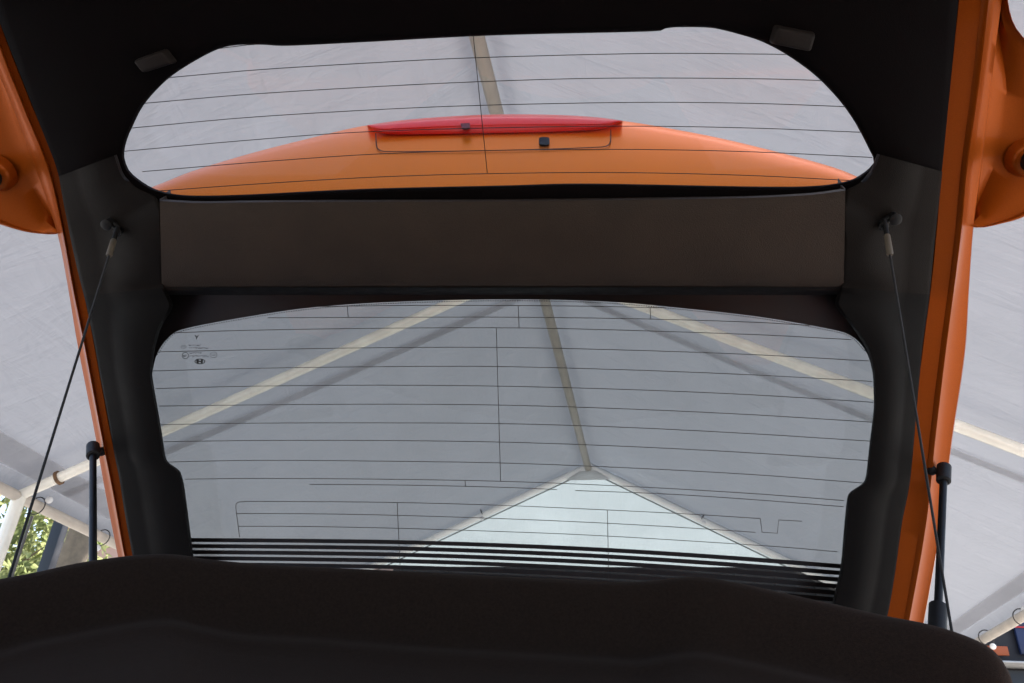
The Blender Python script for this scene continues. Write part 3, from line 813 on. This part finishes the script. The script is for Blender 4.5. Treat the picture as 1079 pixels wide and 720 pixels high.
def trim_piece(name, A, B, mat):
    rows = []
    for t_, h in ((0.0, -0.02), (0.0, -0.001), (0.04, 0.003), (0.25, 0.005), (0.34, 0.009), (0.45, 0.0165), (0.65, 0.0195), (0.8, 0.0195), (0.955, 0.0185), (0.985, 0.0135), (1.0, 0.004), (1.0, -0.029)):
        row = []
        for a_, b_ in zip(A, B):
            p = a_.lerp(b_, t_); hh = h
            # beside the crossbar the moulding carries on at the bar's own height
            if (b_.x < 176 or b_.x > 884) and 190 < b_.y < 306 and h > 0 and t_ > 0.4:
                w = min(1.0, (t_ - 0.4) / 0.35); f = (b_.y - 207) / 98.0
                w *= max(0.0, min(1.0, (b_.y - 190) / 16))
                hb = barh(min(0.93, max(0.03, f))) - (0.0015 if t_ == 1.0 else 0)
                hh = (h if t_ < 0.95 else 0.019) * (1 - w) + hb * w
            row.append(T(p.x, p.y, hh))
        rows.append(row)
    m = MB(); m.grid(rows); return m.build(name, mat, tail, smooth=55)
kl = max(i for i in range(len(outer) // 2) if outer[i].y < 312); kr = min(i for i in range(len(outer) // 2, len(outer)) if outer[i].y < 312)
trim_piece('crossbar_end', outer[:kl + 1], inner[:kl + 1], M['trim_mid'])
trim_piece('lower_trim', outer[kl:kr + 1], inner[kl:kr + 1], M['trim'])
trim_piece('crossbar_end', outer[kr:], inner[kr:], M['trim_mid'])

# crossbar panel between the windows, standing proud of the seams either side
BT = [(169, 209.8), (210, 212), (260, 211.3), (385, 210.5), (530, 210), (680, 208.3), (790, 206.4), (857, 203), (890, 198.5)]
BB = [(171, 306), (260, 305), (385, 304.5), (530, 304.5), (680, 304.5), (790, 305), (888, 306)]
rows = []
for f, h in BARH:
    row = []
    for j in range(61):
        u = j / 60; xt = 168.2 + (890.8 - 168.2) * u; xb = 170.4 + (889.2 - 170.4) * u
        yt, yb = interp(BT, xt), interp(BB, xb)
        row.append(PU.off(h).at(xt + (xb - xt) * f, yt + (yb - yt) * f))
    rows.append(row)
m = MB(); m.grid(rows)
# returns at both ends so that the panel is a closed moulding
for e in (0, -1):
    col = [r[e] for r in rows]; m.grid([col, [p - PU.n * 0.03 for p in col]])
m.build('crossbar_trim', M['bar'], tail, smooth=50)

# painted structural rail behind the crossbar, closing the space between the two panes
rows = []
for y, h in ((213, -0.036), (216, -0.034), (255, -0.034), (309, -0.034), (312, -0.036), (312, -0.06), (213, -0.06)):
    rows.append([T(x, y, h) for x in [95 + 875 * k / 40 for k in range(41)]])
m = MB(); m.grid(rows, closed_v=True); m.build('inner_rail', M['rubber'], tail, smooth=30)
# lower edge of the crossbar tucks back onto the lower pane
rows = []
for y, h in ((303, 0.012), (306, 0.002), (309.5, -0.012), (311, -0.028)):
    rows.append([T(x, y, h) for x in [165 + 730 * k / 40 for k in range(41)]])
m = MB(); m.grid(rows); m.build('crossbar_lip', M['rubber'], tail, smooth=60)

# small hinge covers above the upper window
for poly in ([(144, 62), (178, 50), (189, 65), (155, 76)], [(814, 25), (859, 33.5), (853, 54), (809, 45)]):
    m = MB(); b0 = [T(*p, 0.0) for p in poly]; cc = sum(b0, Vector()) / 4
    topv = [cc + (p - cc) * 0.86 + PU.n * 0.016 for p in b0]
    m.add(b0 + topv, [(0, 1, 2, 3), (4, 5, 6, 7), (0, 1, 5, 4), (1, 2, 6, 5), (2, 3, 7, 6), (3, 0, 4, 7)])
    bevel(m.build('hinge_cover', M['clip'], tail, smooth=0), 0.003, 3)

# orange side flanges (trim edge, crease, outer edge)
FL = [(-46, -28, -37, -52), (25, 0, -8, -22), (52, 10, 0, -13), (110, 33, 23, 12), (180, 61, 51, 38), (245, 76, 66, 60), (300, 86.5, 76, 71), (360, 98.5, 88, 81), (450, 115, 105, 98.5), (520, 129, 119, 111), (588, 140.5, 131.5, 124.5), (700, 165, 157, 148)]
FR = [(-46, 1014, 1047, 1062), (0, 1010, 1042, 1056), (94, 1000.5, 1031, 1044), (180, 992, 1019, 1034), (239, 987, 1013.5, 1026), (300, 981, 1006, 1021.5), (372, 971.5, 996.5, 1017), (460, 961, 986, 1004), (552, 950, 976, 992), (660, 933, 957, 973), (725, 922, 944, 960)]
def flange(tab, sg):
    yy = [r[0] for r in tab]; N = 70; rows = [[] for _ in range(9)]
    for i in range(N + 1):
        y = yy[0] + (yy[-1] - yy[0]) * i / N
        xs = [interp([(r[0], r[k]) for r in tab], y) for k in (1, 2, 3)]
        def P(f, h):
            x = xs[0] + (xs[1] - xs[0]) * min(f, 1) + (xs[2] - xs[1]) * max(0, f - 1)
            return T(x, y, h)
        for k, (f, h) in enumerate(((-0.15, -0.022), (0.02, -0.012), (0.75, -0.010), (0.92, -0.006), (1.0, -0.0055), (1.15, -0.010), (1.5, -0.016), (1.96, -0.018), (2.0, -0.024))):
            if k == 0: x = xs[0] - sg * 6; rows[k].append(T(x, y, h))
            else: rows[k].append(P(f, h))
    back_r = [p - PU.n * 0.03 for p in rows[-1]]
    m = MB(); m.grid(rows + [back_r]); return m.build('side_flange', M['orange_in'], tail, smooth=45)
flange(FL, -1); flange(FR, 1)

# lobes of the painted inner panel beside the upper window, with rubber bump stops
def lobe(inner_pts, outer_pts, stop, lab):
    ip = crom(inner_pts, 40); op = crom(outer_pts, 40); rows = []
    for f, h in ((0.0, -0.019), (0.10, -0.021), (0.22, -0.030), (0.42, -0.022), (0.7, -0.020), (0.9, -0.018), (0.95, -0.014), (0.985, -0.014), (1.0, -0.020), (1.0, -0.045)):
        rows.append([T(*(a.lerp(b, f)), h) for a, b in zip(ip, op)])
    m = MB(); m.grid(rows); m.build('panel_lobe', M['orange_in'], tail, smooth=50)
    c = T(*stop, -0.021); n = PU.n
    m = MB(); m.tube([c - n * 0.004, c + n * 0.004, c + n * 0.009, c + n * 0.010], [0.024, 0.021, 0.018, 0.016], 28); m.build('stop_boss', M['orange_in'], tail)
    m = MB(); m.tube([c + n * 0.008, c + n * 0.020, c + n * 0.030, c + n * 0.032], [0.0135, 0.0135, 0.012, 0.008], 24); m.build('bump_stop', M['rubber'], tail)
lobe([(-12, 30), (16, 95), (36, 150), (50, 190), (61, 225), (66, 243)], [(-22, 34), (-30, 60), (-90, 110), (-80, 190), (-20, 228), (20, 243), (48, 247), (59, 247)], (-4, 183), 'left')
lobe([(1050, -35), (1044, 20), (1035, 95), (1026, 170), (1020, 215), (1018, 236)], [(1062, -38), (1061, -10), (1070, 28), (1100, 60), (1150, 110), (1140, 190), (1085, 226), (1055, 236), (1036, 240), (1027, 240)], (1084, 166), 'right')

# spoiler beyond the upper window
SB = PU.off(-0.052).at(527, 214)
SP = Plane(SB, (0, -0.965, 0.26))
STOP = [(120, 211), (165, 195.5), (200, 181.5), (260, 163), (320, 147.5), (385, 132.5), (450, 125.5), (520, 122), (590, 122.5), (655, 127.5), (700, 134.5), (760, 146), (830, 163), (880, 177), (905, 187), (950, 208)]
rows = []
xs = [120 + 830 * j / 80 for j in range(81)]
for f, h in ((-0.12, -0.004), (0.0, 0.0), (0.25, 0.004), (0.5, 0.006), (0.75, 0.006), (0.92, 0.003), (0.98, -0.002), (1.0, -0.008)):
    row = []
    for x in xs:
        yt = interp(STOP, x); yb = 222
        row.append(SP.off(h).at(x, yb + (yt - yb) * f))
    rows.append(row)
rows.append([p + Vector((0, 0.02, -0.045)) for p in rows[-1]])
rows.append([p - PU.n * 0.012 + Vector((0, 0.086, -0.052)) for p in rows[1]])
m = MB(); m.grid(rows); spoiler = m.build('spoiler', M['orange'], tail, smooth=50)
# high brake lamp set into the spoiler's edge
LT = [(387, 132.0), (430, 126.8), (480, 123.2), (520, 121.6), (560, 121.4), (600, 122.4), (630, 124.4), (656, 127.2)]
LB = [(387, 132.6), (394, 138.5), (404, 142.0), (450, 142.4), (520, 141.4), (590, 139.6), (630, 137.2), (642, 134.0), (656, 127.8)]
rows = []
for f, h in ((0.0, -0.003), (0.06, 0.004), (0.25, 0.0075), (0.42, 0.009), (0.5, 0.0105), (0.8, 0.011), (0.93, 0.008), (1.0, 0.0), (1.04, -0.012)):
    row = []
    for j in range(61):
        x = 387 + 269 * j / 60; yt, yb = interp(LT, x), interp(LB, x)
        row.append(SP.off(h + 0.004).at(x, yb + (yt - yb) * f))
    rows.append(row)
m = MB(); m.grid(rows); m.build('brake_light', M['red_lens'], spoiler, smooth=45)
m = MB(); SF = SP.off(0.015); m.prism([SF.at(*p) for p in ((485.5, 131.5), (495, 131), (495.5, 135.5), (491.5, 137.5), (487, 136.8))], SF.n * 0.002); m.build('lens_dark_spot', M['lampdark'], spoiler, smooth=0)  # small dark red spot on the lens
SG = SP.off(0.0075)
line = [(396, 141), (396.5, 152), (397.5, 156.5), (401, 159), (410, 160), (460, 159.8), (530, 158.6), (590, 157), (625, 155.6), (637, 154.8), (642, 152.5), (643.5, 148), (643.5, 137)]
ribbon([SG.at(*p) for p in crom(line, 70)], SG.n, 0.0014, 0.0005).build('access_cover_gap', M['groove'], spoiler, smooth=0)
m = MB(); c2 = []
for k in range(20):
    a = 2 * pi * k / 20; ca, sa = cos(a), sin(a)
    c2.append(SG.at(573.5 + 5.6 * math.copysign(abs(ca) ** 0.5, ca), 150 + 4.0 * math.copysign(abs(sa) ** 0.5, sa)))
m.prism(c2, SG.n * 0.0022); m.build('washer_nozzle', M['rubber'], spoiler, smooth=50)

# anchors for the shelf cords
def anchor(pa, pb):
    n = PU.n; a = T(*pa, 0.016); b = T(*pb, 0.016); m = MB()
    for c, r in ((a, 0.0068), (b, 0.0055)):
        m.tube([c - n * 0.012, c + n * 0.010, c + n * 0.014, c + n * 0.0150], [r * 0.75, r * 0.75, r, r * 0.8], 16)
    mid = (a + b) / 2; m.tube([a + n * 0.004, b + n * 0.004], 0.0045, 10)
    return m.build('cord_anchor', M['rubber'], tail)
anchor((118, 233), (129.5, 240.5)); anchor((939.5, 227), (927, 234))

# ------------------------------------------------------------------ parcel shelf
EDGE = [(-140, 668), (-70, 632), (-20, 618), (0, 614), (40, 606.5), (80, 597.5), (130, 590), (165, 587.5), (190, 588.5), (215, 592.5), (250, 596), (300, 599.5), (400, 604), (500, 609.5), (600, 614), (660, 616.5), (690, 615), (715, 612), (735, 611.5), (755, 613.5), (790, 620.5), (830, 629.5), (880, 640.5), (930, 652), (980, 662), (1015, 673), (1040, 685), (1053, 698), (1062, 716), (1075, 760)]
CONT = [(-140, 745), (-60, 712), (0, 697), (28, 688), (70, 679), (111, 671), (155, 663.5), (180, 662.5), (211, 669.5), (250, 677), (330, 682), (430, 690), (560, 698), (640, 703), (673, 705), (705, 700), (735, 697), (776, 704), (830, 716), (900, 732), (980, 750), (1075, 790)]
NX = 160; xs = [-140 + 1215 * j / NX for j in range(NX + 1)]
def shelf_rows():
    R_ = []
    def row(fy, fr): R_.append([at_dist(x, fy(x), fr(x)) for x in xs])
    E = lambda x: interp(EDGE, x); Cc = lambda x: interp(CONT, x)
    row(lambda x: E(x) + 30, lambda x: 0.860)
    row(lambda x: E(x) + 6, lambda x: 0.858)
    row(lambda x: E(x) + 1.2, lambda x: 0.850)
    row(lambda x: E(x), lambda x: 0.842)
    row(lambda x: E(x) + 1.0, lambda x: 0.834)
    row(lambda x: E(x) + 4, lambda x: 0.828)
    row(lambda x: E(x) + 10, lambda x: 0.824)
    for f, r in ((0.3, 0.815), (0.6, 0.806), (0.80, 0.800), (0.90, 0.795), (0.95, 0.784), (0.985, 0.772), (1.02, 0.766), (1.08, 0.762), (1.2, 0.750), (1.5, 0.708), (2.0, 0.630), (3.0, 0.52), (5.0, 0.40)):
        row(lambda x, f=f: E(x) + (Cc(x) - E(x)) * f, lambda x, r=r: r)
    return R_
rows = shelf_rows()
m = MB(); m.grid(rows)
shelf_base = rows[-1][NX // 2]
shelf = thing('parcel_shelf', 'black felt parcel shelf lifted on cords across the bottom of the picture', 'parcel shelf', (shelf_base.x, shelf_base.y, 0.75))
so = m.build('shelf_panel', M['felt'], shelf, smooth=60)
md = so.modifiers.new('solid', 'SOLIDIFY'); md.thickness = 0.006; md.offset = 0
# felt fibres along rim and contour, coloured lighter to stand in for rim light
V = []; Fc = []; r = random.Random(4)
for k in range(24000):
    j = r.randrange(NX); i = r.randrange(2, 8) if k % 3 else r.choice((10, 11, 11, 12, 13, 14, 15, 16)); f, g_ = r.random(), r.random()
    p = rows[i][j].lerp(rows[i][j + 1], f).lerp(rows[i + 1][j].lerp(rows[i + 1][j + 1], f), g_)
    d = Vector((r.gauss(0, 0.8), -0.25 + r.gauss(0, 0.7), 0.8 + r.gauss(0, 0.5))).normalized() * r.uniform(0.0008, 0.0028)
    w = Vector((r.gauss(0, 1), r.gauss(0, 1), r.gauss(0, 1))).normalized() * 0.00009
    b = len(V); V += [p - w, p + w, p + d]; Fc.append((b, b + 1, b + 2))
o = mesh_obj('felt_fibres_rim_lit', V, Fc, M['fuzz'], shelf, smooth=0); o['kind'] = 'stuff'

# ------------------------------------------------------------------ cords
def lift_cord(label, top, sleeve0, sleeve1, bottom, r_bottom):
    a = T(*top, 0.028); e = at_dist(*bottom, r_bottom)
    L = lambda f: a.lerp(e, f)
    t = thing('lift_cord', label, 'cord', e, 'cords lifting the parcel shelf')
    m = MB(); m.tube([L(0), L(0.02), L(0.05)], 0.0028, 10); m.build('hook', M['rubber'], t)
    m = MB(); m.tube([L(sleeve0), L(sleeve0 + 0.004), L(sleeve1 - 0.004), L(sleeve1)], [0.0026, 0.0034, 0.0036, 0.0030], 12); m.build('sleeve', M['sleeve'], t)
    m = MB(); m.tube([L(0.03 + 0.97 * k / 10) for k in range(11)], 0.0013, 10); m.build('cord', M['cord'], t)
lift_cord('thin black cord from the left trim anchor down to the shelf, crossing the left flange', (124, 240), 0.045, 0.105, (7, 617), 0.855)
lift_cord('thin black cord from the right trim anchor down to the shelf, crossing the right flange', (932, 233), 0.04, 0.10, (1004, 672), 0.855)

# ------------------------------------------------------------------ gas struts
def strut(label, top, bottom, r_bottom, stud, sock):
    a = T(*top, 0.004); e = at_dist(*bottom, r_bottom); L = lambda f: a.lerp(e, f)
    t = thing('gas_strut', label, 'gas strut', e, 'gas struts holding the tailgate')
    d = (e - a).normalized()
    m = MB(); m.tube([a - d * 0.014, a - d * 0.012, a + d * 0.013, a + d * 0.015], [0.0062, 0.0085, 0.0085, 0.0062], 16); m.build('end_cap', M['rubber'], t)
    s = T(*stud, -0.008); m = MB(); m.tube([s, a], 0.0036, 10); m.sphere(s, 0.0062); m.build('ball_stud', M['rubber'], t)
    m = MB(); m.tube([L(0), L(1)], 0.0044, 14); m.build('rod', M['strut'], t)
    m = MB(); m.tube([L(sock), L(sock + 0.004), L(1), L(1.3)], [0.007, 0.0092, 0.0092, 0.0092], 18); m.build('cylinder', M['rubber'], t)
strut('black gas strut at left, its cap on the orange flange above the eave pole', (98, 475), (98, 640), 0.98, (107, 476), 0.93)
strut('black gas strut at right with its thick cylinder showing above the shelf', (994.5, 499), (986.5, 690), 0.98, (982, 496), 0.765)
